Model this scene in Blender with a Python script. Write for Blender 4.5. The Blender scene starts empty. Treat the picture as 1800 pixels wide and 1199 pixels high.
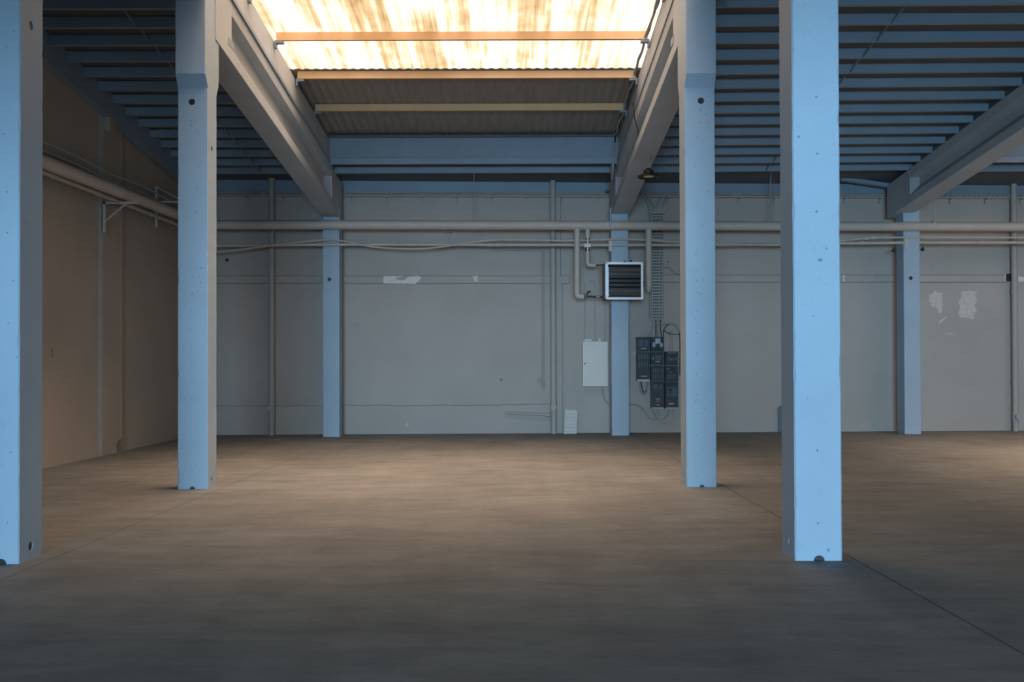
import bpy, math, random
from mathutils import Vector, Matrix
random.seed(7)
SC = bpy.context.scene
COL = SC.collection
PI = math.pi

# ------------------------------------------------------------------ camera
cam_d = bpy.data.cameras.new('camera'); cam = bpy.data.objects.new('camera', cam_d); COL.objects.link(cam)
F = 1750.0; PITCH = 0.0105; ROLL = -0.0031; SHY = 28.1 / 1800
CAMLOC = Vector((0, 0, 1.5))
CR = (Matrix.Rotation(PI/2 + PITCH, 4, 'X') @ Matrix.Rotation(ROLL, 4, 'Z'))
cam.matrix_world = Matrix.Translation(CAMLOC) @ CR
cam_d.sensor_width = 36; cam_d.lens = 36 * F / 1800; cam_d.shift_y = SHY
cam_d.clip_end = 200
SC.camera = cam

# ------------------------------------------------------------------ light
W = bpy.data.worlds.new('world'); SC.world = W; W.use_nodes = True
W.node_tree.nodes['Background'].inputs[0].default_value = (1.0, 0.93, 0.84, 1)
W.node_tree.nodes['Background'].inputs[1].default_value = 0.55

def lamp(name, kind, energy, color, loc, rot, **kw):
    d = bpy.data.lights.new(name, kind); d.energy = energy; d.color = color
    for k, v in kw.items(): setattr(d, k, v)
    o = bpy.data.objects.new(name, d); COL.objects.link(o); o.location = loc; o.rotation_euler = rot
    return o
# warm sky light falling on the roof lights
lamp('sun', 'SUN', 17.8, (1.0, 0.755, 0.60), (0, 10, 30), (0.0, math.radians(6), 0), angle=math.radians(76))
# cool daylight through the open door behind the camera
lamp('door_daylight', 'AREA', 8800.0, (0.43, 0.745, 1.0), (-1.2, -18.9, 2.25), (PI/2, 0, 0), shape='RECTANGLE', size=7.6, size_y=4.3)

SC.view_settings.view_transform = 'Standard'; SC.view_settings.look = 'None'
SC.view_settings.gamma = 1.0; SC.view_settings.exposure = 0.0
SC.view_settings.use_curve_mapping = False
SC.cycles.max_bounces = 8; SC.cycles.diffuse_bounces = 5; SC.cycles.transparent_max_bounces = 12
SC.cycles.sample_clamp_indirect = 6.0

# ------------------------------------------------------------------ geometry of the photograph
def ray(px, py):
    c = Vector(((px - 900) / F, (599.5 - py) / F + SHY * 1800 / F, -1.0))
    return (CR.to_3x3() @ c)
def at(px, py, Y):                     # point of the place seen at (px, py) at distance Y
    d = ray(px, py); t = Y / d.y
    return CAMLOC + d * t
SK = 0.035
def wallY(x): return 22.45 + SK * (x + 6.5)
def wp(px, py, off=0.0):               # point a distance OFF in front of the back wall
    d = ray(px, py)
    t = (22.45 + SK * 6.5 - off) / (d.y - SK * d.x)
    return CAMLOC + d * t
PX = 77.5                              # pixels per metre at the back wall

# ------------------------------------------------------------------ materials
def mat(name, color, rough=0.6, var=0.12, scale=3.0, bump=0.0, bscale=40.0, metal=0.0, stretch=(1, 1, 1), dirt=None, spec=0.5):
    m = bpy.data.materials.new(name); m.use_nodes = True
    nt = m.node_tree; b = nt.nodes['Principled BSDF']
    b.inputs['Roughness'].default_value = rough; b.inputs['Metallic'].default_value = metal
    b.inputs['Specular IOR Level'].default_value = spec
    tc = nt.nodes.new('ShaderNodeTexCoord'); mp = nt.nodes.new('ShaderNodeMapping')
    mp.inputs['Scale'].default_value = stretch
    nt.links.new(tc.outputs['Object'], mp.inputs[0])
    n = nt.nodes.new('ShaderNodeTexNoise'); n.inputs['Scale'].default_value = scale; n.inputs['Detail'].default_value = 6
    nt.links.new(mp.outputs[0], n.inputs['Vector'])
    r = nt.nodes.new('ShaderNodeMapRange'); r.inputs[1].default_value = 0.3; r.inputs[2].default_value = 0.7
    r.inputs[3].default_value = 1 - var; r.inputs[4].default_value = 1 + var
    nt.links.new(n.outputs['Fac'], r.inputs[0])
    v = nt.nodes.new('ShaderNodeVectorMath'); v.operation = 'SCALE'
    v.inputs[0].default_value = color
    nt.links.new(r.outputs[0], v.inputs['Scale'])
    last = v.outputs[0]
    if dirt:
        dcol, amt, dsc = dirt
        n2 = nt.nodes.new('ShaderNodeTexNoise'); n2.inputs['Scale'].default_value = dsc; n2.inputs['Detail'].default_value = 10
        n2.inputs['Roughness'].default_value = 0.7
        nt.links.new(mp.outputs[0], n2.inputs['Vector'])
        r2 = nt.nodes.new('ShaderNodeMapRange'); r2.inputs[1].default_value = 0.60; r2.inputs[2].default_value = 0.72; r2.inputs[4].default_value = amt
        nt.links.new(n2.outputs['Fac'], r2.inputs[0])
        mx = nt.nodes.new('ShaderNodeMix'); mx.data_type = 'RGBA'
        nt.links.new(r2.outputs[0], mx.inputs['Factor']); nt.links.new(last, mx.inputs['A']); mx.inputs['B'].default_value = (*dcol, 1)
        last = mx.outputs['Result']
    nt.links.new(last, b.inputs['Base Color'])
    if bump:
        n3 = nt.nodes.new('ShaderNodeTexNoise'); n3.inputs['Scale'].default_value = bscale; n3.inputs['Detail'].default_value = 4
        nt.links.new(tc.outputs['Object'], n3.inputs['Vector'])
        bp = nt.nodes.new('ShaderNodeBump'); bp.inputs['Strength'].default_value = bump; bp.inputs['Distance'].default_value = 0.01
        nt.links.new(n3.outputs['Fac'], bp.inputs['Height']); nt.links.new(bp.outputs[0], b.inputs['Normal'])
    return m

M = {}
M['blue'] = mat('light blue column paint', (0.315, 0.40, 0.495), 0.55, 0.05, 1.2, 0.25, 60, dirt=((0.20, 0.28, 0.35), 0.45, 9.0))
M['beam'] = mat('pale beam paint', (0.375, 0.415, 0.455), 0.6, 0.06, 1.5, 0.25, 50, dirt=((0.22, 0.22, 0.21), 0.4, 6.0))
M['steel'] = mat('dark blue steel paint', (0.185, 0.25, 0.32), 0.45, 0.06, 2.0)
M['deck'] = mat('dark roof deck', (0.10, 0.11, 0.12), 0.7, 0.1, 2.0)
M['opaque'] = mat('brown grey roof sheet', (0.30, 0.28, 0.255), 0.7, 0.10, 3.0, stretch=(4, 0.5, 1))
M['purlin'] = mat('ochre purlin paint', (0.70, 0.44, 0.23), 0.5, 0.06, 2.0)
M['wall'] = mat('grey wall paint', (0.40, 0.355, 0.325), 0.8, 0.05, 0.9, 0.2, 25, dirt=((0.25, 0.25, 0.245), 0.25, 3.0))
M['wall2'] = mat('beige wall paint', (0.335, 0.285, 0.24), 0.8, 0.06, 0.9, 0.3, 20, dirt=((0.22, 0.2, 0.18), 0.4, 4.0))
M['pipe'] = mat('pale grey pipe paint', (0.47, 0.41, 0.365), 0.55, 0.05, 4.0)
M['wpipe'] = mat('wall grey pipe paint', (0.37, 0.335, 0.31), 0.6, 0.04, 4.0)
M['white'] = mat('white plaster', (0.68, 0.61, 0.57), 0.8, 0.08, 8.0)
M['smear'] = mat('pale filler smear', (0.56, 0.49, 0.45), 0.8, 0.10, 14.0)
M['cab'] = mat('cream cabinet enamel', (0.58, 0.505, 0.45), 0.4, 0.02, 3.0)
M['frame'] = mat('bright heater frame', (0.82, 0.88, 0.95), 0.35, 0.03, 10)
M['black'] = mat('black metal', (0.018, 0.018, 0.02), 0.5, 0.1, 5)
M['brown'] = mat('brown slat metal', (0.14, 0.11, 0.085), 0.45, 0.1, 5)
M['dark'] = mat('dark grey enclosure', (0.035, 0.04, 0.045), 0.35, 0.1, 9)
M['mid'] = mat('grey switch gear', (0.12, 0.145, 0.155), 0.4, 0.2, 30)
M['copper'] = mat('reddish copper union', (0.42, 0.22, 0.16), 0.4, 0.1, 20)
M['red'] = mat('orange red switch', (0.45, 0.12, 0.05), 0.4, 0.05, 5)
M['cable'] = mat('grey cable sheath', (0.30, 0.31, 0.31), 0.5, 0.05, 5)
M['foam'] = mat('white foam board', (0.58, 0.56, 0.54), 0.7, 0.06, 20)
M['bronze'] = mat('bronze lamp shell', (0.035, 0.03, 0.02), 0.4, 0.1, 5, metal=0.4)
M['lens'] = mat('frosted lamp lens', (0.6, 0.55, 0.42), 0.3, 0.02, 5)
M['chain'] = mat('zinc chain', (0.45, 0.46, 0.47), 0.4, 0.05, 5, metal=0.6)
M['worn'] = mat('worn spot in paint', (0.15, 0.22, 0.29), 0.8, 0.2, 20)
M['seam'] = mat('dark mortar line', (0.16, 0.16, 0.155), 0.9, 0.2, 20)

def glass_mat():
    m = bpy.data.materials.new('clear smoked cover'); m.use_nodes = True; nt = m.node_tree; nt.nodes.clear()
    o = nt.nodes.new('ShaderNodeOutputMaterial'); g = nt.nodes.new('ShaderNodeBsdfGlossy'); g.inputs['Roughness'].default_value = 0.08
    t = nt.nodes.new('ShaderNodeBsdfTransparent'); t.inputs[0].default_value = (0.9, 0.93, 0.95, 1)
    x = nt.nodes.new('ShaderNodeMixShader'); x.inputs[0].default_value = 0.10
    nt.links.new(t.outputs[0], x.inputs[1]); nt.links.new(g.outputs[0], x.inputs[2]); nt.links.new(x.outputs[0], o.inputs[0])
    return m
M['glass'] = glass_mat()

def skylight_mat():
    m = bpy.data.materials.new('weathered fibreglass roof light'); m.use_nodes = True; nt = m.node_tree; nt.nodes.clear()
    N = nt.nodes.new; L = nt.links.new
    o = N('ShaderNodeOutputMaterial'); tc = N('ShaderNodeTexCoord')
    def noise(sx, sy, sc, det=5, rough=0.6):
        mp = N('ShaderNodeMapping'); mp.inputs['Scale'].default_value = (sx, sy, 1); L(tc.outputs['Object'], mp.inputs[0])
        n = N('ShaderNodeTexNoise'); n.inputs['Scale'].default_value = sc; n.inputs['Detail'].default_value = det; n.inputs['Roughness'].default_value = rough
        L(mp.outputs[0], n.inputs['Vector']); return n.outputs['Fac']
    def mr(s, a, b, c=0.0, d=1.0):
        r = N('ShaderNodeMapRange'); r.inputs[1].default_value = a; r.inputs[2].default_value = b; r.inputs[3].default_value = c; r.inputs[4].default_value = d
        L(s, r.inputs[0]); return r.outputs[0]
    def mth(op, a, b):
        q = N('ShaderNodeMath'); q.operation = op
        for i, s in enumerate((a, b)):
            if isinstance(s, float): q.inputs[i].default_value = s
            else: L(s, q.inputs[i])
        return q.outputs[0]
    broad = mr(noise(1.6, 0.10, 1.0, 3), 0.42, 0.66)
    fine = mr(noise(9.0, 0.25, 1.0, 4), 0.42, 0.72)
    blot = mr(noise(1.2, 1.2, 1.5, 6), 0.35, 0.7)
    s = mth('ADD', mth('MULTIPLY', broad, 0.62), mth('MULTIPLY', fine, 0.56))
    s = mth('MULTIPLY', s, mth('ADD', mth('MULTIPLY', blot, 0.5), 0.6))
    rp = N('ShaderNodeValToRGB'); L(s, rp.inputs[0])
    e = rp.color_ramp.elements
    e[0].position = 0.0; e[0].color = (0.95, 0.93, 0.90, 1)
    e[1].position = 0.90; e[1].color = (0.22, 0.15, 0.055, 1)
    e[0].position = 0.12; k = e.new(0.46); k.color = (0.52, 0.44, 0.29, 1)
    t = N('ShaderNodeBsdfTranslucent'); L(rp.outputs[0], t.inputs[0])
    c = N('ShaderNodeBsdfTransparent'); L(rp.outputs[0], c.inputs[0])
    x = N('ShaderNodeMixShader'); x.inputs[0].default_value = 0.70
    L(t.outputs[0], x.inputs[1]); L(c.outputs[0], x.inputs[2]); L(x.outputs[0], o.inputs[0])
    return m
M['sky'] = skylight_mat()

def floor_mat():
    m = bpy.data.materials.new('trowelled concrete floor'); m.use_nodes = True; nt = m.node_tree
    N = nt.nodes.new; L = nt.links.new; b = nt.nodes['Principled BSDF']
    tc = N('ShaderNodeTexCoord')
    def noise(sx, sy, sc, det=5, rough=0.6, dist=0.0):
        mp = N('ShaderNodeMapping'); mp.inputs['Scale'].default_value = (sx, sy, 1); L(tc.outputs['Object'], mp.inputs[0])
        n = N('ShaderNodeTexNoise'); n.inputs['Scale'].default_value = sc; n.inputs['Detail'].default_value = det
        n.inputs['Roughness'].default_value = rough; n.inputs['Distortion'].default_value = dist
        L(mp.outputs[0], n.inputs['Vector']); return n.outputs['Fac']
    def mr(s, a, b_, c, d):
        r = N('ShaderNodeMapRange'); r.inputs[1].default_value = a; r.inputs[2].default_value = b_; r.inputs[3].default_value = c; r.inputs[4].default_value = d
        L(s, r.inputs[0]); return r.outputs[0]
    def mul(a, c):
        q = N('ShaderNodeMath'); q.operation = 'MULTIPLY'; L(a, q.inputs[0]); L(c, q.inputs[1]); return q.outputs[0]
    v = mul(mr(noise(0.8, 2.6, 1.3, 8, 0.68, 0.5), 0.3, 0.7, 0.80, 1.20), mr(noise(1, 1, 0.42, 5, 0.6, 0.6), 0.3, 0.7, 0.84, 1.16))
    v = mul(v, mr(noise(2.2, 7.0, 2.0, 7, 0.7, 0.4), 0.3, 0.7, 0.90, 1.10))
    v = mul(v, mr(noise(2.4, 0.22, 1.0, 4, 0.6, 0.4), 0.3, 0.7, 0.93, 1.07))
    v = mul(v, mr(noise(9.0, 9.0, 3.0, 6, 0.7), 0.3, 0.7, 0.95, 1.05))
    sep = N('ShaderNodeSeparateXYZ'); L(tc.outputs['Object'], sep.inputs[0])
    def line(axis, pos, w, amt):
        a = N('ShaderNodeMath'); a.operation = 'SUBTRACT'; L(sep.outputs[axis], a.inputs[0]); a.inputs[1].default_value = pos
        c = N('ShaderNodeMath'); c.operation = 'ABSOLUTE'; L(a.outputs[0], c.inputs[0])
        return mr(c.outputs[0], w * 0.5, w, 1 - amt, 1.0)
    for ax, pos, w, amt in (('X', 2.66, 0.011, 0.6), ('X', -3.64, 0.010, 0.45), ('X', -5.17, 0.012, 0.35), ('X', 9.0, 0.010, 0.5), ('Y', 8.1, 0.012, 0.22), ('Y', 14.6, 0.02, 0.15)):
        v = mul(v, line(ax, pos, w, amt))
    hue = N('ShaderNodeMix'); hue.data_type = 'RGBA'
    L(mr(noise(1, 1, 0.7, 4), 0.35, 0.65, 0, 1), hue.inputs['Factor'])
    hue.inputs['A'].default_value = (0.176, 0.178, 0.178, 1); hue.inputs['B'].default_value = (0.198, 0.198, 0.194, 1)
    q = N('ShaderNodeVectorMath'); q.operation = 'SCALE'; L(hue.outputs['Result'], q.inputs[0]); L(v, q.inputs['Scale'])
    L(q.outputs[0], b.inputs['Base Color'])
    L(mr(noise(1, 1, 2.0, 5), 0.3, 0.7, 0.62, 0.78), b.inputs['Roughness'])
    b.inputs['Specular IOR Level'].default_value = 0.3
    bp = N('ShaderNodeBump'); bp.inputs['Strength'].default_value = 0.12; bp.inputs['Distance'].default_value = 0.01
    L(noise(6, 20, 2.0, 4), bp.inputs['Height']); L(bp.outputs[0], b.inputs['Normal'])
    return m
M['floor'] = floor_mat()

# ------------------------------------------------------------------ mesh helpers
ORG = {}
class MB:
    def __init__(s): s.v = []; s.f = []; s.sm = []
    def _add(s, vs, fs, smooth=False):
        n = len(s.v); s.v += [Vector(q) for q in vs]
        s.f += [tuple(i + n for i in f) for f in fs]; s.sm += [smooth] * len(fs)
        return s
    def hexa(s, p):                    # 4 bottom, 4 top, counter-clockwise from above
        return s._add(p, [(3, 2, 1, 0), (4, 5, 6, 7), (0, 1, 5, 4), (1, 2, 6, 5), (2, 3, 7, 6), (3, 0, 4, 7)])
    def box(s, x0, x1, y0, y1, z0, z1):
        return s.hexa([(x0, y0, z0), (x1, y0, z0), (x1, y1, z0), (x0, y1, z0), (x0, y0, z1), (x1, y0, z1), (x1, y1, z1), (x0, y1, z1)])
    def slope(s, x0, x1, y0, y1, b, t):   # sheared box: b, t are heights at Y=0 of a roof falling 0.1 per metre
        g = lambda y, c: c - 0.1 * y
        return s.hexa([(x0, y0, g(y0, b)), (x1, y0, g(y0, b)), (x1, y1, g(y1, b)), (x0, y1, g(y1, b)),
                       (x0, y0, g(y0, t)), (x1, y0, g(y0, t)), (x1, y1, g(y1, t)), (x0, y1, g(y1, t))])
    def rbox(s, c, sx, sy, sz, rz=0.0, ry=0.0, rx=0.0):
        R = Matrix.Rotation(rz, 3, 'Z') @ Matrix.Rotation(ry, 3, 'Y') @ Matrix.Rotation(rx, 3, 'X')
        p = [Vector(c) + R @ Vector((a * sx / 2, b * sy / 2, d * sz / 2)) for d in (-1, 1) for a, b in ((-1, -1), (1, -1), (1, 1), (-1, 1))]
        return s.hexa(p)
    def wbox(s, px0, py0, px1, py1, o0, o1):   # box against the back wall, its front face seen at these pixels
        A = wp(px0, py0, o1); B = wp(px1, py1, o1)
        f0, f1 = wallY(A.x) - o1, wallY(B.x) - o1; b0, b1 = wallY(A.x) - o0, wallY(B.x) - o0
        return s.hexa([(A.x, f0, B.z), (B.x, f1, B.z), (B.x, b1, B.z), (A.x, b0, B.z), (A.x, f0, A.z), (B.x, f1, A.z), (B.x, b1, A.z), (A.x, b0, A.z)])
    def tube(s, pts, r, seg=12, closed=False):
        pts = [Vector(p) for p in pts]; n = len(pts); rings = []
        prev = None
        for i, p in enumerate(pts):
            if closed: d = (pts[(i+1) % n] - pts[i-1]).normalized()
            elif i == 0: d = (pts[1] - p).normalized()
            elif i == n-1: d = (p - pts[-2]).normalized()
            else: d = ((pts[i+1] - p).normalized() + (p - pts[i-1]).normalized()).normalized()
            if prev is None:
                a = Vector((0, 0, 1)) if abs(d.z) < 0.9 else Vector((1, 0, 0))
                u = d.cross(a).normalized()
            else: u = (prev - d * prev.dot(d)).normalized()
            prev = u; w = d.cross(u)
            rr = r[i] if isinstance(r, (list, tuple)) else r
            rings.append([p + (u * math.cos(2*PI*k/seg) + w * math.sin(2*PI*k/seg)) * rr for k in range(seg)])
        vs = [q for R_ in rings for q in R_]; fs = []
        for i in range(n if closed else n-1):
            a = i * seg; b = ((i+1) % n) * seg
            for k in range(seg): fs.append((a+k, a+(k+1) % seg, b+(k+1) % seg, b+k))
        s._add(vs, fs, True)
        if not closed:
            s._add(rings[0], [tuple(reversed(range(seg)))]); s._add(rings[-1], [tuple(range(seg))])
        return s
    def prism(s, poly, d):             # polygon points swept by vector d
        n = len(poly); P = [Vector(p) for p in poly]; Q = [p + Vector(d) for p in P]
        return s._add(P + Q, [tuple(reversed(range(n))), tuple(range(n, 2*n))] + [(i, (i+1) % n, n+(i+1) % n, n+i) for i in range(n)])
    def lathe(s, prof, c, seg=24):
        n = len(prof); vs = []; fs = []
        for k in range(seg):
            a = 2*PI*k/seg
            for (r, z) in prof: vs.append((c[0]+r*math.cos(a), c[1]+r*math.sin(a), c[2]+z))
        for k in range(seg):
            for i in range(n-1):
                a = k*n+i; b = ((k+1) % seg)*n+i; fs.append((a, b, b+1, a+1))
        return s._add(vs, fs, True)
    def build(s, name, m, parent=None, org=None, bevel=0.0):
        if parent is not None: o_ = ORG[parent]
        elif org is not None: o_ = Vector(org)
        else:
            xs = [v.x for v in s.v]; ys = [v.y for v in s.v]; zs = [v.z for v in s.v]
            o_ = Vector(((min(xs)+max(xs))/2, (min(ys)+max(ys))/2, min(zs)))
        me = bpy.data.meshes.new(name); me.from_pydata([v - o_ for v in s.v], [], s.f)
        for p, q in zip(me.polygons, s.sm): p.use_smooth = q
        me.materials.append(m); me.update()
        o = bpy.data.objects.new(name, me); COL.objects.link(o)
        if parent is not None: o.parent = parent
        else: o.location = o_
        ORG[o] = o_
        if bevel:
            bv = o.modifiers.new('bevel', 'BEVEL'); bv.width = bevel; bv.segments = 2; bv.limit_method = 'ANGLE'
        return o
def tag(o, label, cat, group=None):
    o['label'] = label; o['category'] = cat
    if group: o['group'] = group
    return o
def thing(name, loc, label, cat, group=None):
    o = bpy.data.objects.new(name, None); COL.objects.link(o); o.location = loc; ORG[o] = Vector(loc)
    o.empty_display_size = 0.1
    return tag(o, label, cat, group)
def struct(o): o['kind'] = 'structure'; return o
def dup(o, loc=None, label=None, parent=None):
    c = o.copy(); COL.objects.link(c)
    if parent is not None: c.parent = parent
    if loc is not None: c.location = loc
    if label: c['label'] = label
    for ch in list(o.children): dup(ch, parent=c)
    return c
def smooth_path(pts, n=6):             # Catmull-Rom
    P = [Vector(p) for p in pts]; out = []
    for i in range(len(P)-1):
        a = P[max(i-1, 0)]; b = P[i]; c = P[i+1]; d = P[min(i+2, len(P)-1)]
        for k in range(n):
            t = k/n
            out.append(0.5*((2*b)+(c-a)*t+(2*a-5*b+4*c-d)*t*t+(3*b-a-3*c+d)*t**3))
    out.append(P[-1]); return out
def bendpath(pts, r=0.12, n=6):        # straight runs with rounded bends
    P = [Vector(p) for p in pts]; out = [P[0]]
    for i in range(1, len(P)-1):
        a = (P[i-1]-P[i]); c = (P[i+1]-P[i]); q = min(r, a.length*0.45, c.length*0.45)
        s_ = P[i]+a.normalized()*q; e = P[i]+c.normalized()*q
        for k in range(n+1):
            t = k/n; out.append(s_*(1-t)**2+P[i]*2*t*(1-t)+e*t*t)
    out.append(P[-1]); return out
def drill(o, holes):                   # real round holes: (centre, radius, depth, axis)
    bpy.context.view_layer.update()
    base = o.location.copy()
    mb = MB()
    for c, r, dep, ax in holes:
        c = Vector(c) - base; a = Vector((0, 1, 0)) if ax == 'Y' else Vector((1, 0, 0))
        mb.tube([c - a*dep, c + a*dep], r, 20)
    me = bpy.data.meshes.new('cut'); me.from_pydata(mb.v, [], mb.f); me.update()
    cu = bpy.data.objects.new('cut', me); COL.objects.link(cu); cu.location = base
    md = o.modifiers.new('holes', 'BOOLEAN'); md.object = cu; md.operation = 'DIFFERENCE'; md.solver = 'EXACT'
    dg = bpy.context.evaluated_depsgraph_get(); dg.update()
    new = bpy.data.meshes.new_from_object(o.evaluated_get(dg))
    if len(new.polygons) > 8:
        o.data = new
    o.modifiers.clear()
    bpy.data.objects.remove(cu); bpy.data.meshes.remove(me)

# ------------------------------------------------------------------ shell
XL, XR, YB, YF = -7.05, 15.4, -19.0, 22.45
struct(MB().box(XL-0.2, XR+0.2, YB-0.2, 23.7, -0.2, 0).build('floor', M['floor'], org=(0, 0, 0)))

# back wall, slightly skewed in plan as in the photo
def bw(mb, x0, x1, z0, z1, o0, o1):
    return mb.hexa([(x0, wallY(x0)-o1, z0), (x1, wallY(x1)-o1, z0), (x1, wallY(x1)-o0, z0), (x0, wallY(x0)-o0, z0),
                    (x0, wallY(x0)-o1, z1), (x1, wallY(x1)-o1, z1), (x1, wallY(x1)-o0, z1), (x0, wallY(x0)-o0, z1)])
wall_back = struct(bw(MB(), XL-0.2, XR+0.2, 0, 6.6, -0.25, 0).build('wall_back', M['wall'], org=(0, 22.6, 0)))
wb = MB()
g = lambda y: 7.95 - 0.1*y
wb.hexa([(XL-0.25, YB, 0), (XL, YB, 0), (XL, 18.0, 0), (XL-0.25, 18.0, 0), (XL-0.25, YB, 6.8), (XL, YB, 6.8), (XL, 18.0, 6.8), (XL-0.25, 18.0, 6.8)])
wb.box(XL-0.25, XL-0.06, 18.0, 22.7, 0, 6.4)
wall_left = struct(wb.build('wall_left', M['wall2'], org=(XL, 8, 0)))
struct(MB().box(XR, XR+0.25, YB, 23.5, 0, 6.8).build('wall_right', M['wall2'], org=(XR, 8, 0)))
# rear wall with the open door the cool daylight enters by
rw = MB(); rw.box(XL, -5.05, YB-0.25, YB, 0, 7.3); rw.box(2.65, XR, YB-0.25, YB, 0, 7.3); rw.box(-5.05, 2.65, YB-0.25, YB, 4.5, 7.3)
struct(rw.build('wall_rear', M['wall2'], org=(0, YB, 0)))
# unseen baffle behind the camera, added to cut door light high up and left
rw = MB(); rw.box(XL, -1.2, -3.25, -3.0, 3.2, 6.75); rw.box(XL, -3.9, -3.25, -3.0, 0, 3.2); rw.box(-1.2, XR, -3.25, -3.0, 3.85, 6.75)
struct(rw.build('light_baffle', M['wall2'], org=(0, -3, 2.9)))

# roof: side bays low, centre bay (and the next one to the right) raised on kerbs
ZS, ZC = 7.97, 8.445
YK = 12.4
def flat(mb, x0, x1, y0, y1, z): return mb.box(x0, x1, y0, y1, z, z+0.06)
rf = MB()
for x0, x1 in ((XL-0.2, -3.86), (2.30, 8.80), (14.9, XR+0.2)):
    rf.slope(x0, x1, YK, 23.4, ZS, ZS+0.06); flat(rf, x0, x1, YB, YK+0.02, ZS-0.1*YK)
for x0, x1 in ((-3.9, 2.35), (8.75, 14.95)):
    rf.slope(x0, x1, 20.75, 23.4, ZS, ZS+0.06)
struct(rf.build('ceiling', M['deck'], org=(0, 12, 6.7)))
rs = MB()
def corr(mb, x0, x1, y0, y1, c, slope=0.1, pitch=0.16, amp=0.007):
    n = int((x1-x0)/pitch*2); vs = []; fs = []
    for i in range(n+1):
        x = x0+(x1-x0)*i/n; a = amp if i % 2 else -amp
        vs += [(x-0.015, y0, c-slope*y0+a), (x-0.015, y1, c-slope*y1+a), (x+0.015, y0, c-slope*y0+a), (x+0.015, y1, c-slope*y1+a)]
    for i in range(n):
        k = i*4; fs += [(k, k+2, k+3, k+1), (k+2, k+4, k+5, k+3)]
    k = n*4; fs.append((k, k+2, k+3, k+1))
    mb._add(vs, fs); return mb
for x0, x1, ya, yb in ((-4.12, 2.55, 17.30, 10.9), (8.55, 15.15, 18.85, 9.7)):
    corr(rs, x0, x1, ya, 21.0, ZC)
    corr(rs, x0, x1, YB, yb, ZC-0.1*YK, 0)
    rs.box(x0, x1, YB-0.05, YB, 6.6, 7.3)
struct(rs.build('trim_1', M['opaque'], org=(0, 12, 6.7)))
for i, (x0, x1, ya, yb) in enumerate(((-4.12, 2.55, 17.42, 10.8), (8.55, 15.15, 18.97, 9.6))):
    w = MB(); corr(w, x0, x1, YK, ya, ZC+0.03); corr(w, x0, x1, yb, YK, ZC+0.03-0.1*YK, 0)
    w = struct(w.build('window_%d' % (i+1), M['sky'], org=((x0+x1)/2, 12, 6.7)))
# outside upstands closing the raised roofs
oc = MB()
for x in (-4.14, 2.53, 8.53, 15.13):
    oc.slope(x, x+0.03, YK, 21.0, ZS-0.15, ZC+0.08); oc.box(x, x+0.03, YB, YK, ZS-0.15-0.1*YK, ZC+0.08-0.1*YK)
struct(oc.build('trim_2', M['deck'], org=(0, 12, 6.5)))

# ------------------------------------------------------------------ columns
def column_mesh(xa, xb, ya, yb, z1, haunch=None):
    """square concrete post with worn edges; haunch=(z, dz, depth) thickens it front and back above z"""
    mb = MB(); rings = []; z = 0.0; zs = []
    while z < z1: zs.append(z); z += 0.09
    zs.append(z1)
    if haunch: zs += [haunch[0], haunch[0]+haunch[1]]; zs = sorted(set(zs))
    zz = [zs[0]]
    for q in zs[1:]:
        if q-zz[-1] > 0.02 or (haunch and q in (haunch[0], haunch[0]+haunch[1])): zz.append(q)
    c = 0.010
    for z in zz:
        e = 0.0
        if haunch: e = haunch[2]*min(1, max(0, (z-haunch[0])/haunch[1]))
        j = lambda a=0.0022: random.uniform(-a, a)
        k = lambda: c + (random.uniform(0, 0.010) if random.random() < 0.12 else 0)
        A, B, C_, D = xa, xb, ya-e, yb+e
        k1, k2, k3, k4 = k(), k(), k(), k()
        rings.append([(A+k1, C_+j(.001), z), (B-k2, C_+j(.001), z), (B+j(.001), C_+k2, z), (B+j(.001), D-k3, z), (B-k3, D, z), (A+k4, D, z), (A+j(.001), D-k4, z), (A+j(.001), C_+k1, z)])
    n = 8; vs = [p for r in rings for p in r]; fs = [tuple(reversed(range(n)))]
    for i in range(len(rings)-1):
        for q in range(n): fs.append((i*n+q, i*n+(q+1) % n, (i+1)*n+(q+1) % n, (i+1)*n+q))
    fs.append(tuple(range((len(rings)-1)*n, len(rings)*n)))
    mb._add(vs, fs); return mb
CG = 'square pale blue concrete columns'
def column(px0, px1, pyb, Y, depth, z1, label, haunch=None, holes=()):
    A = at(px0, pyb, Y); B = at(px1, pyb, Y)
    o = column_mesh(A.x, B.x, Y, Y+depth, z1, haunch).build('concrete_column', M['blue'])
    tag(o, label, 'column')
    hs = []
    for side, px, py, r in holes:
        if side == 'F': p = at(px, py, Y); hs.append(((p.x, Y, p.z), r, 0.12, 'Y'))
        elif side == 'B': p = at(px, py, Y); hs.append(((p.x, Y, 0.0), r, 0.10, 'Y'))
        else:
            X = B.x if side == 'R' else A.x
            d = ray(px, py); t = X/d.x; p = CAMLOC+d*t; hs.append(((X, p.y, p.z), r, 0.10, 'X'))
    if hs: drill(o, hs)
    for c, r_, dep, ax in hs:  # black plugs stand in for the shade inside the drilled holes
        c = Vector(c); d_ = Vector((0, 1, 0)) if ax == 'Y' else Vector((-1 if c.x > (A.x+B.x)/2 else 1, 0, 0))
        if c.z < 0.01:
            n = 14; P = [c+d_*0.02+Vector((r_*0.97*math.cos(PI*k/n), 0, 0.001+r_*0.97*math.sin(PI*k/n))) for k in range(n+1)]
            MB().prism(P, d_*0.05).build('hole_shade', M['black'], o)
        else: MB().tube([c+d_*(0.03 if ax == 'Y' else 0.008), c+d_*0.09], r_*0.995, 20).build('hole_shade', M['black'], o)
    return o
column(-53, 33, 993, 7.67, 0.385, 6.7, 'large pale blue concrete column cut by the left edge of the frame',
       holes=(('R', 54, 960, 0.036), ('R', 55, 45, 0.036), ('B', 2, 993, 0.04)))
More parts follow.
